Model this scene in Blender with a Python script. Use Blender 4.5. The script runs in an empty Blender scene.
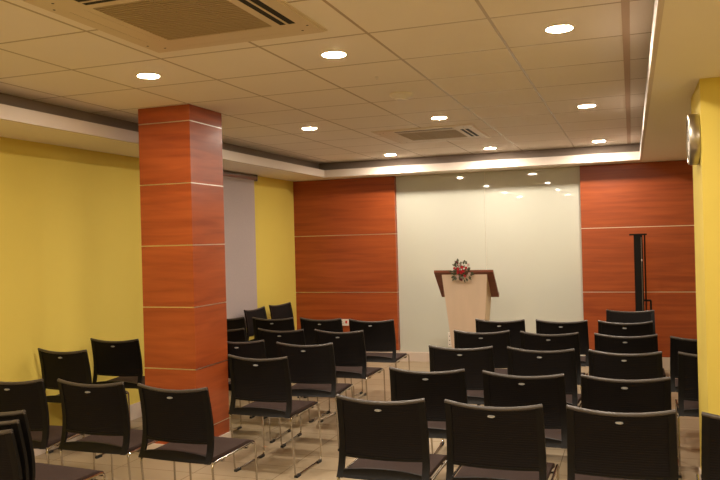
import bpy, bmesh, math, random
from mathutils import Vector, Matrix
random.seed(7)
S = bpy.context.scene
COL = S.collection
PI = math.pi

# ------------------------------------------------------------------ materials
def mat(name, base=(.5, .5, .5), rough=.5, metal=0.0, spec=.5, emit=None, estr=0.0, coat=0.0):
    m = bpy.data.materials.new(name)
    m.use_nodes = True
    b = m.node_tree.nodes['Principled BSDF']
    b.inputs['Base Color'].default_value = (*base, 1)
    b.inputs['Roughness'].default_value = rough
    b.inputs['Metallic'].default_value = metal
    b.inputs['Specular IOR Level'].default_value = spec
    b.inputs['Coat Weight'].default_value = coat
    if emit:
        b.inputs['Emission Color'].default_value = (*emit, 1)
        b.inputs['Emission Strength'].default_value = estr
    return m

def nd(m, t, **kw):
    n = m.node_tree.nodes.new(t)
    for k, v in kw.items():
        setattr(n, k, v)
    return n

def lk(m, a, b):
    m.node_tree.links.new(a, b)

def coords(m, scale=(1, 1, 1), loc=(0, 0, 0)):
    tc = nd(m, 'ShaderNodeTexCoord')
    mp = nd(m, 'ShaderNodeMapping')
    mp.inputs['Scale'].default_value = scale
    mp.inputs['Location'].default_value = loc
    lk(m, tc.outputs['Object'], mp.inputs['Vector'])
    return mp.outputs['Vector']

def noise_colour(m, c1, c2, scale=(1, 1, 1), nscale=4.0, detail=4, lo=.3, hi=.7, bump=0.0, distort=0.0):
    b = m.node_tree.nodes['Principled BSDF']
    n = nd(m, 'ShaderNodeTexNoise')
    n.inputs['Scale'].default_value = nscale
    n.inputs['Detail'].default_value = detail
    n.inputs['Distortion'].default_value = distort
    lk(m, coords(m, scale), n.inputs['Vector'])
    r = nd(m, 'ShaderNodeValToRGB')
    r.color_ramp.elements[0].position = lo
    r.color_ramp.elements[1].position = hi
    r.color_ramp.elements[0].color = (*c1, 1)
    r.color_ramp.elements[1].color = (*c2, 1)
    lk(m, n.outputs['Fac'], r.inputs['Fac'])
    lk(m, r.outputs['Color'], b.inputs['Base Color'])
    if bump:
        bp = nd(m, 'ShaderNodeBump')
        bp.inputs['Strength'].default_value = bump
        bp.inputs['Distance'].default_value = .002
        lk(m, n.outputs['Fac'], bp.inputs['Height'])
        lk(m, bp.outputs['Normal'], b.inputs['Normal'])
    return m

WOOD1, WOOD2 = (.25, .047, .012), (.39, .085, .021)
M = {}
M['wood_wall'] = noise_colour(mat('cherry_laminate', rough=.32, spec=.4), WOOD1, WOOD2, (.55, 1, 9), 2.2, 6, .3, .72, .03, .6)
M['wood_pillar'] = noise_colour(mat('cherry_laminate_pillar', rough=.3, spec=.45), WOOD1, WOOD2, (.8, .8, 9), 2.2, 6, .3, .72, .03, .6)
M['wood_dark'] = noise_colour(mat('dark_cherry', rough=.35), (.13, .030, .010), (.19, .048, .017), (1, 1, 6), 4, 5)
M['yellow'] = noise_colour(mat('yellow_paint', rough=.75, spec=.12), (.64, .505, .105), (.68, .54, .115), (1, 1, .4), 1.2, 3)
M['white_paint'] = noise_colour(mat('off_white_paint', rough=.7, spec=.2), (.85, .785, .68), (.87, .81, .70), (1, 1, 1), 1.0, 3)
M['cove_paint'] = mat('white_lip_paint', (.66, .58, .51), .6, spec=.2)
M['cove_shade_wall'] = mat('grey_brown_cove_shade', (.24, .19, .155), .8, spec=.1)  # recess shade put into the colour, darker than the soffit paint
M['skirting'] = mat('pale_skirting', (.62, .52, .44), .5)
M['alu'] = mat('brushed_aluminium', (.75, .70, .62), .35, 1.0)
M['chrome'] = mat('chrome', (.50, .47, .43), .16, 1.0)
M['black_plastic'] = noise_colour(mat('black_plastic', rough=.48, spec=.2), (.0035, .0028, .0023), (.005, .004, .0035), (1, 1, 1), 40, 2)
M['rim'] = mat('black_plastic_rim_highlight', (.055, .045, .038), .38, spec=.6)  # overhead highlight put into the base colour; same black plastic, made paler
M['rubber'] = mat('black_rubber', (.01, .01, .01), .7)
M['badge'] = mat('silver_badge', (.34, .34, .33), .5, .3)
M['seat'] = noise_colour(mat('brown_grey_fabric', rough=.85, spec=.2), (.029, .016, .013), (.043, .025, .020), (1, 1, 1), 180, 3, bump=.25)
M['grille'] = mat('beige_plastic_grille', (.40, .31, .19), .6)
M['ac'] = mat('cream_plastic', (.66, .55, .41), .45)
M['ac_dark'] = mat('dark_duct', (.015, .012, .010), .8)
M['blind'] = noise_colour(mat('lilac_grey_blind_fabric', rough=.85, spec=.15), (.41, .35, .35), (.44, .375, .37), (1, 1, 1), 60, 2)
M['blind_rail'] = mat('blind_rail_metal', (.35, .36, .40), .3, .9)
M['glass'] = mat('back_painted_glass', (.56, .565, .49), .012, spec=.6)
M['joint'] = mat('glass_joint_shadow_gap', (.18, .17, .12), .7)
M['lectern'] = noise_colour(mat('pale_maple', rough=.45), (.60, .455, .33), (.66, .50, .365), (3, 3, .6), 3, 4)
M['lectern_side'] = noise_colour(mat('pale_maple_side', rough=.45), (.62, .48, .29), (.68, .53, .33), (3, 3, .6), 3, 4)
M['white_plastic'] = mat('white_plastic', (.75, .70, .66), .4)
M['red_plastic'] = mat('red_plastic', (.55, .03, .02), .4)
M['stand'] = mat('black_powder_coat', (.005, .0045, .004), .5, spec=.2)
M['leaf'] = noise_colour(mat('dark_leaf', rough=.5), (.03, .045, .015), (.10, .10, .05), (1, 1, 1), 60, 2)
M['petal_red'] = noise_colour(mat('red_petal', rough=.55), (.35, .008, .012), (.55, .02, .03), (1, 1, 1), 90, 2)
M['petal_dark'] = mat('maroon_petal', (.13, .012, .018), .6)
M['petal_pale'] = mat('pale_pink_petal', (.55, .40, .36), .6)
M['rim_metal'] = mat('brushed_clock_rim', (.46, .41, .33), .34, 1.0)
M['channel'] = mat('dull_channel_metal', (.22, .19, .15), .5, 1.0)
M['dial'] = mat('clock_dial', (.75, .73, .68), .5)
M['lamp'] = mat('lamp_diffuser', (.9, .85, .75), .5, emit=(1.0, .87, .715), estr=560.0)
M['lamp_ring'] = mat('lamp_ring', (.80, .72, .60), .4)
M['ceiling_trim'] = mat('ceiling_trim_paint', (.50, .37, .27), .6)
M['detector'] = mat('detector_plastic', (.72, .66, .58), .5)

# mesh-back panel: fine horizontal weave
m = mat('black_mesh_weave', (.010, .008, .008), .65, spec=.15)
b = m.node_tree.nodes['Principled BSDF']
w = nd(m, 'ShaderNodeTexWave', wave_type='BANDS', bands_direction='Z')
w.inputs['Scale'].default_value = 28
w.inputs['Distortion'].default_value = 1.5
lk(m, coords(m), w.inputs['Vector'])
bp = nd(m, 'ShaderNodeBump'); bp.inputs['Strength'].default_value = .25; bp.inputs['Distance'].default_value = .002
lk(m, w.outputs['Fac'], bp.inputs['Height']); lk(m, bp.outputs['Normal'], b.inputs['Normal'])
r = nd(m, 'ShaderNodeValToRGB')
r.color_ramp.elements[0].color = (.004, .003, .003, 1); r.color_ramp.elements[1].color = (.008, .006, .006, 1)
lk(m, w.outputs['Fac'], r.inputs['Fac']); lk(m, r.outputs['Color'], b.inputs['Base Color'])
M['weave'] = m

def grid_material(name, c1, c2, cline, size, off, line, rough, rough_line, nscale, bump):
    m = mat(name, c1, rough, spec=.3)
    b = m.node_tree.nodes['Principled BSDF']
    tc = nd(m, 'ShaderNodeTexCoord')
    sep = nd(m, 'ShaderNodeSeparateXYZ')
    lk(m, tc.outputs['Object'], sep.inputs[0])
    masks = []
    cells = []
    for ax, (o, s) in enumerate(zip(off, size)):
        a = nd(m, 'ShaderNodeMath', operation='SUBTRACT'); a.inputs[1].default_value = o
        lk(m, sep.outputs[ax], a.inputs[0])
        d = nd(m, 'ShaderNodeMath', operation='DIVIDE'); d.inputs[1].default_value = s
        lk(m, a.outputs[0], d.inputs[0])
        fl = nd(m, 'ShaderNodeMath', operation='FLOOR'); lk(m, d.outputs[0], fl.inputs[0]); cells.append(fl)
        p = nd(m, 'ShaderNodeMath', operation='PINGPONG'); p.inputs[1].default_value = .5
        lk(m, d.outputs[0], p.inputs[0])
        c = nd(m, 'ShaderNodeMath', operation='LESS_THAN'); c.inputs[1].default_value = line / s / 2
        lk(m, p.outputs[0], c.inputs[0]); masks.append(c)
    mx = nd(m, 'ShaderNodeMath', operation='MAXIMUM')
    lk(m, masks[0].outputs[0], mx.inputs[0]); lk(m, masks[1].outputs[0], mx.inputs[1])
    n = nd(m, 'ShaderNodeTexNoise'); n.inputs['Scale'].default_value = nscale; n.inputs['Detail'].default_value = 5
    lk(m, tc.outputs['Object'], n.inputs['Vector'])
    cv = nd(m, 'ShaderNodeCombineXYZ'); lk(m, cells[0].outputs[0], cv.inputs[0]); lk(m, cells[1].outputs[0], cv.inputs[1])
    wn = nd(m, 'ShaderNodeTexWhiteNoise'); lk(m, cv.outputs[0], wn.inputs['Vector'])
    ad = nd(m, 'ShaderNodeMath', operation='MULTIPLY_ADD'); ad.inputs[1].default_value = .45; 
    lk(m, wn.outputs['Value'], ad.inputs[0]); 
    sc = nd(m, 'ShaderNodeMath', operation='MULTIPLY'); sc.inputs[1].default_value = .6
    lk(m, n.outputs['Fac'], sc.inputs[0]); lk(m, sc.outputs[0], ad.inputs[2])
    r = nd(m, 'ShaderNodeValToRGB'); r.color_ramp.elements[0].position = .15; r.color_ramp.elements[1].position = .85
    r.color_ramp.elements[0].color = (*c1, 1); r.color_ramp.elements[1].color = (*c2, 1)
    lk(m, ad.outputs[0], r.inputs['Fac'])
    mix = nd(m, 'ShaderNodeMix', data_type='RGBA')
    lk(m, mx.outputs[0], mix.inputs['Factor']); lk(m, r.outputs['Color'], mix.inputs[6]); mix.inputs[7].default_value = (*cline, 1)
    lk(m, mix.outputs[2], b.inputs['Base Color'])
    rm = nd(m, 'ShaderNodeMix', data_type='FLOAT')
    lk(m, mx.outputs[0], rm.inputs[0]); rm.inputs[2].default_value = rough; rm.inputs[3].default_value = rough_line
    lk(m, rm.outputs[0], b.inputs['Roughness'])
    if bump:
        bp = nd(m, 'ShaderNodeBump'); bp.inputs['Strength'].default_value = bump; bp.inputs['Distance'].default_value = .004
        bp.invert = True
        lk(m, mx.outputs[0], bp.inputs['Height']); lk(m, bp.outputs['Normal'], b.inputs['Normal'])
    return m

GX, GY = -3.004, 3.5475
M['ceiling'] = grid_material('ceiling_tiles', (.82, .755, .68), (.86, .79, .72), (.42, .33, .23), (.6, .6), (GX, GY), .016, .8, .35, 3.0, .4)
M['floor'] = grid_material('beige_floor_tiles', (.29, .225, .145), (.39, .30, .195), (.17, .125, .075), (.6, .3), (.1, .05), .006, .38, .7, 2.2, .2)

# ------------------------------------------------------------------ mesh helpers
def box(bm, x0, x1, y0, y1, z0, z1):
    v = [bm.verts.new((x, y, z)) for z in (z0, z1) for y in (y0, y1) for x in (x0, x1)]
    for f in ((0, 2, 3, 1), (4, 5, 7, 6), (0, 1, 5, 4), (2, 6, 7, 3), (0, 4, 6, 2), (1, 3, 7, 5)):
        bm.faces.new([v[i] for i in f])

def hexa(bm, p):            # eight corners, bottom ring then top ring
    v = [bm.verts.new(q) for q in p]
    for f in ((3, 2, 1, 0), (4, 5, 6, 7), (0, 1, 5, 4), (1, 2, 6, 5), (2, 3, 7, 6), (3, 0, 4, 7)):
        bm.faces.new([v[i] for i in f])

def tube(bm, pts, r, n=8, closed=False):
    pts = [Vector(p) for p in pts]
    N = len(pts)
    rings = []
    prev = None
    for i in range(N):
        if closed:
            t = (pts[(i + 1) % N] - pts[i - 1]).normalized()
        else:
            t = (pts[min(i + 1, N - 1)] - pts[max(i - 1, 0)]).normalized()
        if prev is None:
            a = Vector((0, 0, 1)) if abs(t.z) < .9 else Vector((1, 0, 0))
            u = t.cross(a).normalized()
        else:
            u = (prev - t * prev.dot(t)).normalized()
        prev = u
        w = t.cross(u)
        rings.append([bm.verts.new(pts[i] + (u * math.cos(2 * PI * k / n) + w * math.sin(2 * PI * k / n)) * r) for k in range(n)])
    for i in range(N if closed else N - 1):
        A, B = rings[i], rings[(i + 1) % N]
        for k in range(n):
            bm.faces.new((A[k], A[(k + 1) % n], B[(k + 1) % n], B[k]))
    if not closed:
        bm.faces.new(rings[0][::-1]); bm.faces.new(rings[-1])

def round_path(pts, r, seg=4, closed=True):
    pts = [Vector(p) for p in pts]
    out = []
    N = len(pts)
    for i in range(N):
        if not closed and i in (0, N - 1):
            out.append(pts[i]); continue
        p, a, c = pts[i], pts[i - 1], pts[(i + 1) % N]
        d0 = (a - p).normalized() * r
        d1 = (c - p).normalized() * r
        for k in range(seg + 1):
            s = k / seg
            out.append((p + d0) * (1 - s) ** 2 + p * 2 * s * (1 - s) + (p + d1) * s ** 2)
    return out

def lathe(bm, prof, n=32, axis='Z', c=(0, 0, 0)):
    rings = []
    for r, h in prof:
        ring = []
        for k in range(n):
            a = 2 * PI * k / n
            x, y = r * math.cos(a), r * math.sin(a)
            p = {'Z': (x, y, h), 'X': (h, x, y), 'Y': (y, h, x)}[axis]
            ring.append(bm.verts.new(Vector(p) + Vector(c)))
        rings.append(ring)
    for A, B in zip(rings, rings[1:]):
        for k in range(n):
            bm.faces.new((A[k], A[(k + 1) % n], B[(k + 1) % n], B[k]))
    bm.faces.new(rings[0][::-1]); bm.faces.new(rings[-1])

def patch(bm, f, ns, nt, th):
    """solid slab over the surface f(s,t), th thick along local y"""
    A = [[bm.verts.new(f(i / ns, j / nt)) for j in range(nt + 1)] for i in range(ns + 1)]
    B = [[bm.verts.new(Vector(f(i / ns, j / nt)) + Vector((0, th, 0))) for j in range(nt + 1)] for i in range(ns + 1)]
    for i in range(ns):
        for j in range(nt):
            bm.faces.new((A[i][j], A[i + 1][j], A[i + 1][j + 1], A[i][j + 1]))
            bm.faces.new((B[i][j + 1], B[i + 1][j + 1], B[i + 1][j], B[i][j]))
    for i in range(ns):
        for j in (0, nt):
            bm.faces.new((A[i][j], B[i][j], B[i + 1][j], A[i + 1][j]))
    for j in range(nt):
        for i in (0, ns):
            bm.faces.new((A[i][j], A[i][j + 1], B[i][j + 1], B[i][j]))

def bevel(bm, w, seg=2):
    bmesh.ops.bevel(bm, geom=[e for e in bm.edges if e.is_manifold and e.calc_face_angle(0) > .6], offset=w, segments=seg, profile=.5, affect='EDGES')

def obj(name, bm, material, parent=None, smooth=True, loc=None):
    bmesh.ops.recalc_face_normals(bm, faces=bm.faces)
    me = bpy.data.meshes.new(name)
    bm.to_mesh(me); bm.free()
    if smooth:
        for p in me.polygons:
            p.use_smooth = True
        me.set_sharp_from_angle(angle=math.radians(38))
    for mm in (material if isinstance(material, list) else [material]):
        me.materials.append(mm)
    o = bpy.data.objects.new(name, me)
    COL.objects.link(o)
    if parent:
        o.parent = parent
    if loc:
        o.location = loc
    return o

def empty(name, loc=(0, 0, 0), rz=0.0):
    o = bpy.data.objects.new(name, None)
    o.empty_display_size = .1
    o.location = loc; o.rotation_euler = (0, 0, rz)
    COL.objects.link(o)
    return o

def tag(o, label, cat, group=None):
    o['label'] = label; o['category'] = cat
    if group:
        o['group'] = group
    return o

def struct(name, bm, material, parent=None, smooth=False):
    o = obj(name, bm, material, parent, smooth)
    if not parent:
        o['kind'] = 'structure'
    return o

def boxes(*bs):
    bm = bmesh.new()
    for q in bs:
        box(bm, *q)
    return bm

def copy_tree(o, parent=None):
    c = o.copy(); COL.objects.link(c)
    if parent:
        c.parent = parent
    for ch in list(o.children):
        copy_tree(ch, c)
    return c

# ------------------------------------------------------------------ the room
EYE = 1.585
XL, XR, YB, YF = -4.331, 2.2, 9.52, -3.0
ZS, ZL, ZC = 2.411, 2.503, 2.607
LX0, LX1, LY, LYF = -3.7225, .112, 9.085, -2.3

struct('floor', boxes((XL - .1, XR + .1, YF - .1, YB + .1, -.1, 0)), M['floor'])
struct('ceiling', boxes((XL - .1, XR + .1, YF - .1, YB + .1, ZC, ZC + .1)), M['ceiling'])
struct('wall_left', boxes((XL - .1, XL, YF, YB, 0, ZC)), M['yellow'])
struct('wall_right', boxes((XR, XR + .1, YF, YB, 0, ZC)), M['yellow'])
struct('wall_front', boxes((XL, XR, YF - .1, YF, 0, ZC)), M['yellow'])
struct('wall_back', boxes((XL - .1, XR + .1, YB, YB + .1, 0, ZC)), M['white_paint'])
G = .13
def soffit(name, dropped, slab, lip, cove):
    bm = boxes(dropped, slab)
    o = struct(name, bm, M['white_paint'])
    struct('lip', boxes(lip), M['cove_paint'], o)
    struct('cove_shade_wall', boxes((*cove, ZS + .03, ZC)), M['cove_shade_wall'], o)  # thin facing that carries the painted shade of the cove
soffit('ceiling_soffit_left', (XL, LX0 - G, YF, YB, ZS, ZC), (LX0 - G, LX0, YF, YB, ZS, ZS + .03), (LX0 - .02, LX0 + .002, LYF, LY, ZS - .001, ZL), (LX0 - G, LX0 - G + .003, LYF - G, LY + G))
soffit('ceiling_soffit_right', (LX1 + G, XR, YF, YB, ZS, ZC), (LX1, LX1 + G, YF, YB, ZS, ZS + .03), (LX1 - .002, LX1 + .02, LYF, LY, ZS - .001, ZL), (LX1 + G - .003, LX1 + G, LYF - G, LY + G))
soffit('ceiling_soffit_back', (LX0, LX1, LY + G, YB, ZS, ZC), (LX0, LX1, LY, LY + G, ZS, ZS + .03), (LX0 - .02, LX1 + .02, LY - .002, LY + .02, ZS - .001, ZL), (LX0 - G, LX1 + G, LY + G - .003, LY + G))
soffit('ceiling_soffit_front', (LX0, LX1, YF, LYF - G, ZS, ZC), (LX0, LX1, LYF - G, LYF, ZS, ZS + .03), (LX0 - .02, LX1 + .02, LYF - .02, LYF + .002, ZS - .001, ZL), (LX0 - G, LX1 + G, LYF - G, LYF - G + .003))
struct('trim_1', boxes((-.018, .018, LYF, LY + G, ZC - .006, ZC + .001)), M['ceiling_trim'])

# back wall: cherry cladding on both sides, glass in the middle
XG0, XG1, YW = -2.888, -.563, 9.44
def cladding(name, x0, x1):
    bm = bmesh.new()
    zs = [.118, .135, .895, 1.657, ZS]
    for z0, z1 in zip(zs[1:], zs[2:]):
        box(bm, x0, x1, YW, YB, z0 + .004, z1 - .004)
    o = struct(name, bm, M['wood_wall'])
    bm = bmesh.new()
    for z in zs[1:4]:
        box(bm, x0, x1 - .001, YW + .001, YB, z - .004, z + .004)
    struct('metal_strip', bm, M['alu'], o)
    return o
cladding('wall_back_left', XL, XG0)
cladding('wall_back_right', XG1, XR)
struct('baseboard_back_left', boxes((XL, XG0, YW - .012, YB, 0, .131)), M['skirting'])
struct('baseboard_back_right', boxes((XG1, XR, YW - .012, YB, 0, .131)), M['skirting'])
struct('baseboard_back', boxes((XG0, XG1, YW + .01, YB, 0, .115)), M['skirting'])
struct('baseboard_left', boxes((XL, XL + .012, YF, YW - .012, 0, .14)), M['skirting'])
XJ = -1.725
for x0, x1, lab in ((XG0 + .004, XJ - .003, 'pale green glass wall panel adjoining the left-hand cherry cladding, behind the lectern'),
                    (XJ + .003, XG1 - .004, 'pale green glass wall panel adjoining the cherry cladding with the tall black stand')):
    bm = boxes((x0, x1, YB - .012, YB - .001, .117, ZS - .004))
    tag(obj('glass_panel', bm, M['glass'], smooth=False), lab, 'glass panel', 'glass panels on the lectern wall')

# cherry clad pillar
px0, px1, py0, py1 = -3.444, -3.003, 4.774, 5.236
zt = [EYE + .9037 - .4537 * k for k in range(6)]
lv = [.11] + zt[::-1] + [ZC]
bm = bmesh.new()
for z0, z1 in zip(lv, lv[1:]):
    box(bm, px0, px1, py0, py1, z0 + .0035, z1 - (.0035 if z1 < ZC else 0))
pil = struct('pillar', bm, M['wood_pillar'])
bm = bmesh.new()
for z in zt:
    box(bm, px0 - .001, px1 + .001, py0 - .001, py1 + .001, z - .0035, z + .0035)
struct('metal_strip', bm, M['alu'], pil)
struct('baseboard', boxes((px0 - .012, px1 + .012, py0 - .012, py1 + .012, 0, .1135)), M['skirting'], pil)
tag(pil, 'square floor-to-ceiling pillar clad in cherry laminate with thin metal strips', 'pillar')

# yellow column
CX, CY0, CY1 = .3683, 4.483, 5.121
o = struct('wall_column', boxes((CX, 1.1, CY0, CY1, 0, ZS)), M['yellow'])
tag(o, 'yellow painted column carrying the round wall clock', 'column')
struct('baseboard', boxes((CX - .01, 1.11, CY0 - .01, CY1 + .01, 0, .12)), M['skirting'], o)

# ------------------------------------------------------------------ roller blind on the left wall
bl = empty('roller_blind', (XL, 7.31, 0))
tag(bl, 'lilac grey roller blind lowered on the yellow wall behind the cherry pillar', 'blind')
obj('blind_fabric', boxes((.045, .048, -1.0, .90, .62, 2.345)), M['blind'], bl, False)
bm = bmesh.new(); lathe(bm, [(.028, -1.03), (.028, .93)], 20, 'Y', (.045, 0, 2.372))
obj('roller_tube', bm, M['blind_rail'], bl)
for y in (-1.045, .93):
    obj('bracket', boxes((0, .075, y, y + .015, 2.335, 2.408)), M['blind_rail'], bl, False)
obj('bottom_bar', boxes((.038, .055, -1.0, .90, .595, .622)), M['blind_rail'], bl, False)

# ------------------------------------------------------------------ chairs
def surf(u, z):
    """rear face of the backrest"""
    q = max(0.0, min(1.0, (z - .42) / .405))
    hw = .2335 - .0085 * q
    y = -.268 + .040 * math.sin(PI * q ** .72)
    return Vector((u * hw, y - .026 * (1 - u * u) * (.35 + .65 * q), z))
def ztop(u):
    return .825 - .021 * (1 - u * u)

def make_chair():
    root = empty('conference_chair')
    # seat
    bm = bmesh.new()
    n = 10
    top = [[None] * (n + 1) for _ in range(n + 1)]
    for layer in (0, 1):
        pass
    def sp(s, t, up):
        x = (s - .5) * .435 * (1 - .03 * (1 - t))
        y = -.215 + t * .435
        z = .438 + .006 * t - .012 * (1 - (2 * s - 1) ** 2) * math.sin(PI * min(1, t * 1.1 + .05)) - (.018 * max(0, (t - .8) / .2) ** 2)
        return Vector((x, y, z if up else z - .026))
    A = [[bm.verts.new(sp(i / n, j / n, 1)) for j in range(n + 1)] for i in range(n + 1)]
    B = [[bm.verts.new(sp(i / n, j / n, 0)) for j in range(n + 1)] for i in range(n + 1)]
    for i in range(n):
        for j in range(n):
            bm.faces.new((A[i][j], A[i + 1][j], A[i + 1][j + 1], A[i][j + 1]))
            bm.faces.new((B[i][j + 1], B[i + 1][j + 1], B[i + 1][j], B[i][j]))
        for j in (0, n):
            bm.faces.new((A[i][j], B[i][j], B[i + 1][j], A[i + 1][j]))
            bm.faces.new((A[j][i], A[j][i + 1], B[j][i + 1], B[j][i]))
    bmesh.ops.recalc_face_normals(bm, faces=bm.faces)
    bevel(bm, .007, 2)
    seat = obj('seat', bm, M['seat'], root)
    bm = boxes((-.19, .19, -.16, .17, .396, .411))
    bevel(bm, .005)
    obj('seat_pan', bm, M['black_plastic'], seat)
    # backrest frame
    bm = bmesh.new()
    U = .86
    for sgn in (-1, 1):
        patch(bm, lambda s, t: surf(sgn * (U + (1 - U) * s), .418 + t * (ztop(sgn * (U + (1 - U) * s)) - .006 - .418)), 3, 14, .016)
    patch(bm, lambda s, t: surf((2 * s - 1) * U, .420 + t * (.036 + .016 * (1 - (2 * s - 1) ** 2))) + Vector((0, -.006 * t * t, 0)), 20, 5, .016)
    patch(bm, lambda s, t: surf((2 * s - 1) * U, .515 + .012 * t - .004 * (1 - (2 * s - 1) ** 2)), 20, 2, .014)
    path = [surf(-1 + 2 * k / 24, ztop(-1 + 2 * k / 24) - .006) + Vector((0, .008, 0)) for k in range(25)]
    back = obj('backrest', bm, M['black_plastic'], root)
    bm = bmesh.new(); tube(bm, path, .0095, 10)
    obj('top_rim', bm, M['rim'], back)
    bm = bmesh.new()
    patch(bm, lambda s, t: surf((2 * s - 1) * (U + .005), .522 + t * (ztop((2 * s - 1) * U) - .010 - .522)) + Vector((0, .004, 0)), 20, 16, .007)
    obj('mesh_panel', bm, M['weave'], back)
    bm = bmesh.new()
    lathe(bm, [(.001, -.0045), (.9, -.0045), (1.0, -.002), (1.0, .006)], 24, 'Y')
    c = surf(-.02, .762)
    for v in bm.verts:
        v.co = Vector((v.co.x * .0175, v.co.y, v.co.z * .0058)) + c
    ob = obj('badge', bm, M['badge'], back)
    ob['label'] = 'small oval silver badge'
    # legs
    for sgn in (-1, 1):
        x = .233 * sgn
        p = round_path([(x, -.198, .012), (x, -.245, .416), (x, .203, .428), (x, .216, .012)], .032, 5)
        bm = bmesh.new(); tube(bm, p, .0062, 8, True)
        leg = obj('leg', bm, M['chrome'], root)
        leg['label'] = 'chrome sled leg loop'
        for y in (-.165, .175):
            bm = boxes((x - .011, x + .011, y - .03, y + .03, 0, .016)); bevel(bm, .004)
            obj('foot_glide', bm, M['rubber'], leg)
    bm = bmesh.new()
    for y, z in ((-.12, .404), (.13, .408)):
        tube(bm, round_path([(-.233, y, z + .016), (-.225, y, z - .006), (.225, y, z - .006), (.233, y, z + .016)], .012, 3, False), .006, 8)
    obj('cross_bar', bm, M['chrome'], root)
    return root

chair0 = make_chair()
used = [False]
def chair(mx, my, deg, label, group, z=0.0, corner=False):
    """(mx, my): where the middle of the backrest's top edge stands"""
    o = chair0 if not used[0] else copy_tree(chair0)
    used[0] = True
    a = math.radians(deg)
    lx, ly = (.2225 if corner else 0), -.27
    o.location = (mx - (math.cos(a) * lx - math.sin(a) * ly), my - (math.sin(a) * lx + math.cos(a) * ly), z)
    o.rotation_euler = (0, 0, a)
    tag(o, label, 'chair', group)
    return o

GA = 'chairs in the block facing the lectern'
RN = ['fifth row from the lectern', 'fourth row from the lectern', 'third row from the lectern', 'second row from the lectern', 'row closest to the lectern']
CN = ['on the central aisle', 'middle of its row', 'at the yellow column end']
blockA = [[(-1.167, 3.47, -.3), (-.62, 3.47, -1), (-.065, 3.48, .7)],
          [(-1.15, 4.30, 2.1), (-.59, 4.27, -2), (-.05, 4.27, 2)],
          [(-1.15, 5.24, 3), (-.60, 5.23, -4), (-.06, 5.19, -2)],
          [(-1.17, 6.14, 4), (-.63, 6.11, -3), (-.06, 6.06, -1)],
          [(-1.16, 6.99, 0), (-.61, 6.99, -2), (-.07, 6.96, -2)]]
for i, row in enumerate(blockA):
    for j, (x, y, a) in enumerate(row):
        chair(x, y, a, f'black chair, lectern-side block, {RN[i]}, {CN[j]}', GA)
chair(-.03, 7.99, 180, 'dark chair turned to face the audience in front of the tall black stand', None)

GE = 'chairs beside the yellow column'
chair(.475, 5.967, 0, 'black chair half hidden behind the yellow column, farther from the camera of two', GE)
chair(.487, 5.19, -1, 'black chair half hidden directly behind the yellow column, closer of two', GE)
chair(.485, 3.46, -2, 'black chair standing in front of the yellow column, cut off by frame edge', GE)

GB = 'chairs in the block beyond the cherry pillar'
BR = ['first row from the wood-panelled wall', 'second row from the wood-panelled wall', 'third row from the wood-panelled wall', 'fourth row from the wood-panelled wall']
chair(-2.37, 6.86, 0, 'black chair beyond the cherry pillar, front row below cherry wall, on the central aisle', GB)
chair(-2.925, 6.93, -3, 'black chair beyond the cherry pillar, front row, second in from the central aisle', GB)
chair(-3.45, 6.93, 1, 'black chair beyond the cherry pillar, front row, third in from the central aisle', GB)
chair(-4.0, 6.93, 0, 'black chair beyond the cherry pillar, front row, fourth in, below the blind', GB)
chair(-2.372, 6.01, -2, 'black chair beyond the cherry pillar, second row, on the central aisle', GB)
chair(-2.925, 6.02, -3, 'black chair beyond the cherry pillar, second row, second in from the central aisle', GB)
chair(-3.51, 6.02, 0, 'black chair beyond the cherry pillar, second row, mostly hidden by the pillar', GB)
chair(-2.34, 5.22, 3, 'black chair beyond the cherry pillar, third row, on the central aisle', GB)
chair(-2.95, 5.30, 2, 'black chair beyond the cherry pillar, third row, partly hidden by the pillar', GB)
chair(-2.395, 4.56, -2, 'black chair with chrome sled legs in full view, right beside the cherry pillar', GB)

GC = 'chairs along the lilac blind and yellow wall'
chair(-4.17, 7.90, -93, 'dark chair with its back to the lilac blind, facing across the room', GC)
chair(-4.14, 8.52, -99, 'dark chair with its back to the yellow wall, in the corner beside cherry cladding', GC)

GD = 'chairs between the yellow wall and the cherry pillar'
chair(-2.36, 3.50, -3, 'black chair directly in front of the cherry pillar', GD)
chair(-2.925, 3.53, 0, 'black chair second along from the cherry pillar front, between two others', GD)
chair(-3.47, 3.49, 5, 'black chair third along from the cherry pillar front, behind the nested stack', GD)
chair(-4.05, 4.59, -1, 'black chair against the yellow wall, closer of the two beside the pillar', GD)
chair(-4.04, 5.19, 3, 'black chair against the yellow wall, farther one touching the pillar outline', GD)

GS = 'nested stack of chairs'
for k, lab in enumerate(('bottom chair of the nested stack of three by the frame corner',
                         'middle chair of the nested stack of three by the frame corner',
                         'topmost chair of the nested stack of three, brown seat showing')):
    a = math.radians(-4)
    d = -.034 * (2 - k)
    chair(-2.475 - math.sin(a) * d, 2.56 + math.cos(a) * d, -4, lab, GS, .033 * k, True)

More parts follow.
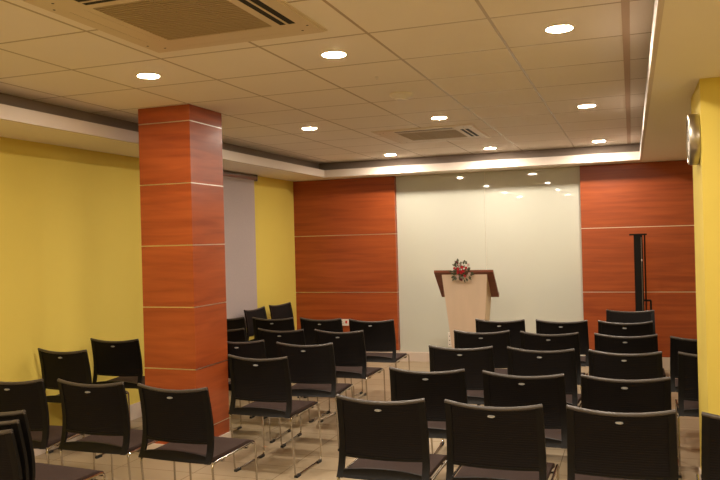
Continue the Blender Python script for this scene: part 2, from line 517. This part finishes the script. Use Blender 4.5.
# ------------------------------------------------------------------ lectern and bouquet
le = empty('lectern', (-1.745, 8.38, 0))
tag(le, 'pale wooden lectern with a slanted cherry reading board, standing before the glass wall', 'lectern')
bm = bmesh.new()
hexa(bm, [(-.135, -.075, .05), (.165, -.075, .05), (.165, -.055, .05), (-.135, -.055, .05),
          (-.25, -.155, 1.195), (.257, -.155, 1.195), (.257, -.135, 1.195), (-.25, -.135, 1.195)])
bevel(bm, .004)
obj('front_panel', bm, M['lectern'], le)
for sgn, xa, xb in ((-1, -.135, -.25), (1, .165, .257)):
    t = -.018 * sgn
    bm = bmesh.new()
    hexa(bm, [(xa, -.056, .05), (xa + t, -.056, .05), (xa + t, .15, .05), (xa, .15, .05),
              (xb, -.136, 1.185), (xb + t, -.136, 1.185), (xb + t + .015 * -sgn, .155, .915), (xb + .015 * -sgn, .155, .915)])
    obj('side_panel', bm, M['lectern_side'], le)
bm = bmesh.new()
def rb(x, y, z): return (x, y, z)
hexa(bm, [(-.33, -.185, 1.205), (.328, -.185, 1.205), (.328, .165, .905), (-.33, .165, .905),
          (-.33, -.170, 1.228), (.328, -.170, 1.228), (.328, .18, .927), (-.33, .18, .927)])
bevel(bm, .004)
obj('reading_board', bm, M['wood_dark'], le)
bm = bmesh.new()
hexa(bm, [(-.33, .155, .935), (.328, .155, .935), (.328, .175, .917), (-.33, .175, .917),
          (-.33, .175, .958), (.328, .175, .958), (.328, .195, .94), (-.33, .195, .94)])
obj('book_stop', bm, M['wood_dark'], le)
bm = boxes((-.19, .22, -.12, .2, 0, .05)); bevel(bm, .006)
obj('base', bm, M['lectern'], le)

bq = empty('bouquet', (-1.765, 8.200, 1.205))
tag(bq, 'small bouquet of red flowers and dark leaves on the lectern top edge', 'flowers')
rnd = random.Random(3)
def petals(bm, c, nrm, r, n, cup):
    nrm = Vector(nrm).normalized()
    a = nrm.orthogonal().normalized(); b2 = nrm.cross(a)
    for k in range(n):
        th = 2 * PI * k / n
        d = a * math.cos(th) + b2 * math.sin(th)
        s = nrm.cross(d)
        base = c
        p1 = c + d * r * .55 + s * r * .38 + nrm * r * cup * .5
        p2 = c + d * r * 1.0 + nrm * r * cup
        p3 = c + d * r * .55 - s * r * .38 + nrm * r * cup * .5
        lift = nrm * .0035
        f = [bm.verts.new(q) for q in (base, p1, p2, p3)]
        g = [bm.verts.new(q + lift) for q in (base, p1, p2, p3)]
        bm.faces.new(f[::-1]); bm.faces.new(g)
        for i in range(4):
            bm.faces.new((f[i], f[(i + 1) % 4], g[(i + 1) % 4], g[i]))
spots = []
for k in range(15):
    th = 2 * PI * k / 15 + rnd.uniform(-.2, .2)
    rr = .03 + .075 * (k % 3) / 2 + rnd.uniform(-.01, .01)
    spots.append((rr * math.cos(th), rnd.uniform(-.06, -.02), .02 + rr * math.sin(th) * .95))
bm = bmesh.new()
for k in range(60):
    th = rnd.uniform(0, 2 * PI); rr = rnd.uniform(.02, .115)
    c = Vector((rr * math.cos(th), rnd.uniform(-.05, .0), .02 + rr * math.sin(th) * .95))
    d = Vector((math.cos(th), rnd.uniform(-.6, .2), math.sin(th))).normalized()
    s = d.cross(Vector((0, 1, .2))).normalized()
    L, W = rnd.uniform(.03, .055), rnd.uniform(.008, .014)
    v = [bm.verts.new(q) for q in (c, c + d * L * .5 + s * W, c + d * L, c + d * L * .5 - s * W)]
    u = [bm.verts.new(q.co + Vector((0, .003, 0))) for q in v]
    bm.faces.new(v); bm.faces.new(u[::-1])
    for i in range(4):
        bm.faces.new((v[i], u[i], u[(i + 1) % 4], v[(i + 1) % 4]))
for p in spots:
    tube(bm, [(0, .0, .0), (p[0] * .6, p[1] * .5, p[2] * .5), (p[0], p[1] + .008, p[2])], .0022, 5)
obj('foliage', bm, M['leaf'], bq)
for k, p in enumerate(spots):
    bm = bmesh.new()
    big = k % 3 == 0
    c = Vector(p)
    nrm = Vector((p[0] * 4, -1, p[2] * 3 - .1))
    for q, (r, cup) in enumerate(((1, .15), (.75, .45), (.5, .9))):
        petals(bm, c + nrm.normalized() * .003 * q, nrm, (.023 if big else .019) * r, 6, cup)
    fl = obj('flower', bm, M['petal_red'] if big or k % 3 == 1 and k % 2 else (M['petal_dark'] if k % 2 else M['petal_pale']), bq)
bm = bmesh.new(); lathe(bm, [(.02, -.028), (.026, -.024), (.02, .012)], 14, 'Z', (0, -.02, .0))
obj('holder', bm, M['leaf'], bq)

# ------------------------------------------------------------------ tall black stand
st = empty('equipment_stand', (.07, 8.95, 0))
tag(st, 'tall slim black metal stand with flat cap, against the cherry cladding', 'stand')
bm = boxes((-.047, .045, -.05, .05, .05, 1.56)); bevel(bm, .006)
obj('column', bm, M['stand'], st)
obj('channel', boxes((.027, .033, -.053, -.049, .3, 1.54)), M['channel'], st, False)
bm = boxes((-.092, .09, -.06, .06, 1.56, 1.578)); bevel(bm, .004)
obj('top_plate', bm, M['stand'], st)
bm = bmesh.new(); tube(bm, [(.066, -.02, .35), (.066, -.02, 1.56)], .0085, 10)
rod = obj('rod', bm, M['stand'], st)
bm = boxes((.026, .036, -.058, -.05, 1.275, 1.298)); bevel(bm, .002)
obj('clip', bm, M['white_plastic'], st)
bm = bmesh.new(); tube(bm, round_path([(.045, -.02, .84), (.115, -.02, .84), (.115, -.02, .55), (.045, -.02, .55)], .015, 4, False), .011, 8)
obj('handle', bm, M['stand'], st)
bm = boxes((-.24, .24, -.22, .22, .03, .055), (-.06, .06, -.06, .06, .055, .12)); bevel(bm, .006)
base = obj('base', bm, M['stand'], st)
for x in (-.2, .2):
    for y in (-.18, .18):
        bm = bmesh.new(); lathe(bm, [(.018, -.012), (.021, -.006), (.021, .006), (.018, .012)], 16, 'X', (x, y, .021))
        obj('caster', bm, M['rubber'], base)

# ------------------------------------------------------------------ wall clock on the column
ck = empty('wall_clock', (CX, 4.63, EYE + .516))
tag(ck, 'round silver-rimmed wall clock hanging on the side of the yellow column', 'clock')
bm = bmesh.new(); lathe(bm, [(.12, 0), (.138, -.002), (.143, -.010), (.143, -.045), (.138, -.055), (.126, -.058), (.121, -.054), (.121, -.045)], 48, 'X')
obj('rim', bm, M['rim_metal'], ck)
bm = bmesh.new(); lathe(bm, [(.12, -.046), (.12, -.050)], 48, 'X')
dial = obj('dial', bm, M['dial'], ck)
bm = bmesh.new()
for k in range(12):
    a = 2 * PI * k / 12
    L = .018 if k % 3 == 0 else .010
    c, s = math.cos(a), math.sin(a)
    r0, r1, w2 = .108 - L, .108, .0022
    ps = [(r0 * c - w2 * s, r0 * s + w2 * c), (r1 * c - w2 * s, r1 * s + w2 * c), (r1 * c + w2 * s, r1 * s - w2 * c), (r0 * c + w2 * s, r0 * s - w2 * c)]
    hexa(bm, [(-.0498, y, z) for y, z in ps] + [(-.0515, y, z) for y, z in ps])
obj('hour_marks', bm, M['stand'], dial, False)
for nm, L, w2, a in (('hour_hand', .06, .004, 2.2), ('minute_hand', .09, .0028, .6)):
    c, s = math.cos(a), math.sin(a)
    ps = [(-.01 * c - w2 * s, -.01 * s + w2 * c), (L * c - w2 * .4 * s, L * s + w2 * .4 * c), (L * c + w2 * .4 * s, L * s - w2 * .4 * c), (-.01 * c + w2 * s, -.01 * s - w2 * c)]
    bm = bmesh.new()
    x = -.053 if nm[0] == 'h' else -.055
    hexa(bm, [(x, y, z) for y, z in ps] + [(x - .0015, y, z) for y, z in ps])
    obj(nm, bm, M['stand'], dial, False)

# ------------------------------------------------------------------ wall sockets
so = empty('wall_socket', (-3.63, YW, .495))
tag(so, 'white socket plate with a red switch low on the left-hand cherry cladding', 'socket')
bm = boxes((-.06, .06, -.012, 0, -.043, .043)); bevel(bm, .004)
obj('plate', bm, M['white_plastic'], so)
bm = boxes((.018, .042, -.018, -.011, -.012, .022)); bevel(bm, .002)
obj('switch', bm, M['red_plastic'], so)
bm = bmesh.new()
for x, z in ((-.03, .015), (-.042, -.01), (-.018, -.01)):
    lathe(bm, [(.005, -.0135), (.005, -.011)], 10, 'Y', (x, 0, z))
obj('pin_hole', bm, M['rubber'], so)
so = empty('wall_socket', (-2.205, YB - .012, .285))
tag(so, 'upright white plate with rows of black holes low on the glass wall beside the lectern', 'socket')
bm = boxes((-.035, .035, -.014, 0, -.09, .09)); bevel(bm, .004)
obj('plate', bm, M['white_plastic'], so)
bm = bmesh.new()
for z in (-.06, -.01, .045):
    for x in (-.014, .014):
        lathe(bm, [(.0065, -.0155), (.0065, -.013)], 10, 'Y', (x, 0, z))
obj('pin_hole', bm, M['rubber'], so)

# ------------------------------------------------------------------ ceiling fittings
def cassette(x, y, label):
    r = empty('air_conditioner', (x, y, ZC))
    tag(r, label, 'air conditioner', 'ceiling cassette air conditioners')
    r.scale = (1, 1, .45)
    h = .47
    bm = bmesh.new()
    g, s0, s1 = .285, .325, .405      # grille half-size, slot inner and outer
    z0, z1 = -.028, 0
    # cover as a ring of bars so that the slots stay open
    box(bm, -h, h, s1, h, z0, z1); box(bm, -h, h, -h, -s1, z0, z1)
    box(bm, -h, -s1, -s1, s1, z0, z1); box(bm, s1, h, -s1, s1, z0, z1)
    box(bm, -s0, s0, g, s0, z0, z1); box(bm, -s0, s0, -s0, -g, z0, z1)
    box(bm, -s0, -g, -g, g, z0, z1); box(bm, g, s0, -g, g, z0, z1)
    for sx in (-1, 1):
        for sy in (-1, 1):
            a, b2 = sorted((sx * s0 * .86, sx * s1)); c, d = sorted((sy * s0 * .86, sy * s1))
            box(bm, a, b2, c, d, z0 + .0005, z1)
    obj('cover', bm, M['ac'], r, False)
    # step edge round the cover
    bm = bmesh.new()
    for q in ((-h - .012, h + .012, h, h + .012), (-h - .012, h + .012, -h - .012, -h), (-h - .012, -h, -h, h), (h, h + .012, -h, h)):
        box(bm, *q, -.012, 0)
    obj('edge_step', bm, M['ac'], r, False)
    obj('duct', boxes((-s1, s1, -s1, -s0, -.0262, -.001), (-s1, s1, s0, s1, -.0262, -.001), (-s1, -s0, -s0, s0, -.0262, -.001), (s0, s1, -s0, s0, -.0262, -.001)), M['ac_dark'], r, False)
    bm = bmesh.new()
    n = 24
    for k in range(n):
        x0 = -g + (k + .5) * 2 * g / n
        box(bm, -g, g, x0 - .007, x0 + .007, -.025, -.012)
    box(bm, -g, g, -g, g, -.012, -.008)
    for k in range(1, 4):
        x0 = -g + k * 2 * g / 4
        box(bm, x0 - .003, x0 + .003, -g, g, -.0265, -.02)
    obj('grille', bm, M['grille'], r, False)
    L = s0 * .86
    for side, closed in (('e', 0), ('s', 0), ('n', 1), ('w', 1)):
        bm = bmesh.new()
        if closed:
            box(bm, -L, L, s0 + .002, s1 - .002, -.0275, -.018)
        else:
            box(bm, -L, L, .360, .370, -.034, -.006)
        a = {'n': 0, 'w': PI / 2, 's': PI, 'e': -PI / 2}[side]
        bmesh.ops.rotate(bm, verts=bm.verts, cent=(0, 0, 0), matrix=Matrix.Rotation(a, 3, 'Z'))
        obj('vane', bm, M['ac'], r, False)
    bm = bmesh.new()
    for sx in (-1, 1):
        for sy in (-1, 1):
            lathe(bm, [(.006, -.0295), (.006, -.027)], 10, 'Z', (sx * .385, sy * .40, 0))
            lathe(bm, [(.006, -.0295), (.006, -.027)], 10, 'Z', (sx * .44, sy * .33, 0))
    obj('screw', bm, M['ac_dark'], r)
cassette(-1.84, 2.925, 'large square ceiling cassette air conditioner close overhead with a beige slatted grille')
cassette(-1.805, 7.245, 'small-looking ceiling cassette air conditioner near the lectern wall, between downlights')

bm = bmesh.new(); lathe(bm, [(.085, 0), (.085, -.010), (.075, -.022), (.045, -.034), (.042, -.042), (.012, -.045)], 32, 'Z')
d = obj('smoke_detector', bm, M['detector'], None, True, (-1.5, 5.13, ZC))
tag(d, 'round white smoke detector on the ceiling tiles between the two air conditioners', 'smoke detector')
bm = bmesh.new(); lathe(bm, [(.012, 0), (.012, -.003), (.004, -.005), (.004, -.012), (.008, -.013), (.008, -.015)], 20, 'Z')
d = obj('sprinkler', bm, M['alu'], None, True, (-1.48, 4.52, ZC))
tag(d, 'tiny sprinkler head on a ceiling tile closer than the smoke detector', 'sprinkler')

def downlight(x, y, label, z=ZC):
    r = empty('downlight', (x, y, z))
    tag(r, label, 'ceiling light', 'recessed ceiling downlights')
    bm = bmesh.new(); lathe(bm, [(.062, -.0005), (.078, -.0005), (.078, -.0015), (.072, -.003), (.0625, -.003), (.0625, -.001)], 32, 'Z')
    obj('ring', bm, M['lamp_ring'], r)
    bm = bmesh.new(); lathe(bm, [(.0615, -.001), (.0615, -.0037), (.030, -.0040)], 32, 'Z')
    obj('diffuser', bm, M['lamp'], r)
XS = (-2.71, -1.51, -.31)
CL = ('over the aisle beside the yellow wall side', 'in the middle column of lights', 'in the column of lights by the right-hand soffit')
RL = {3.87: 'nearest visible row', 6.29: 'middle visible row', 8.74: 'farthest row by the lectern wall'}
LAB = {(0, 3.87): 'bright round downlight just in front of the cherry pillar top',
       (1, 3.87): 'bright round downlight beside the large close air conditioner corner, nearer than smoke detector',
       (2, 3.87): 'largest bright downlight over the block facing the lectern, closest to the right-hand soffit',
       (0, 6.29): 'round downlight right after the cherry pillar, middle of three going away',
       (1, 6.29): 'round downlight touching the near edge of the far air conditioner',
       (2, 6.29): 'middle of the three downlights in line along the right-hand soffit',
       (0, 8.74): 'small downlight by the lectern wall soffit, above the cherry and glass joint',
       (1, 8.74): 'small downlight by the lectern wall soffit, above the glass wall centre',
       (2, 8.74): 'small downlight by the lectern wall soffit, above the cherry wall with the stand'}
for x, y in ((1.35, 2.9), (1.35, .6), (1.35, -1.7)):  # unseen lamps added over the right side to lift the fill light
    downlight(x, y, 'added unseen fill downlight recessed in the right-hand soffit', ZS)
for y in (8.74, 6.29, 3.87, 1.46, -.95):
    for i, x in enumerate(XS):
        downlight(x, y, LAB.get((i, y), 'added unseen fill downlight recessed in the right-hand soffit'))

# ------------------------------------------------------------------ world, camera, view
w = bpy.data.worlds.new('world'); S.world = w; w.use_nodes = True
w.node_tree.nodes['Background'].inputs[0].default_value = (.9, .75, .55, 1)
w.node_tree.nodes['Background'].inputs[1].default_value = .02

yaw, pitch, roll, fpx = .344, .0003, -.0257, 757.53
rt = Vector((math.cos(yaw), math.sin(yaw), 0)); fw = Vector((-math.sin(yaw), math.cos(yaw), 0)); up = Vector((0, 0, 1))
fw2 = fw * math.cos(pitch) + up * math.sin(pitch); up2 = up * math.cos(pitch) - fw * math.sin(pitch)
r3 = rt * math.cos(roll) + up2 * math.sin(roll); u3 = up2 * math.cos(roll) - rt * math.sin(roll)
cd = bpy.data.cameras.new('camera'); cam = bpy.data.objects.new('camera', cd); COL.objects.link(cam)
cd.sensor_width = 36; cd.lens = fpx * 36 / 720; cd.clip_start = .05
mw = Matrix((r3, u3, -fw2)).transposed().to_4x4(); mw.translation = (0, 0, EYE)
cam.matrix_world = mw
S.camera = cam
S.view_settings.view_transform = 'Standard'
S.view_settings.look = 'None'
S.view_settings.gamma = 1
S.view_settings.use_curve_mapping = False
S.view_settings.exposure = .12
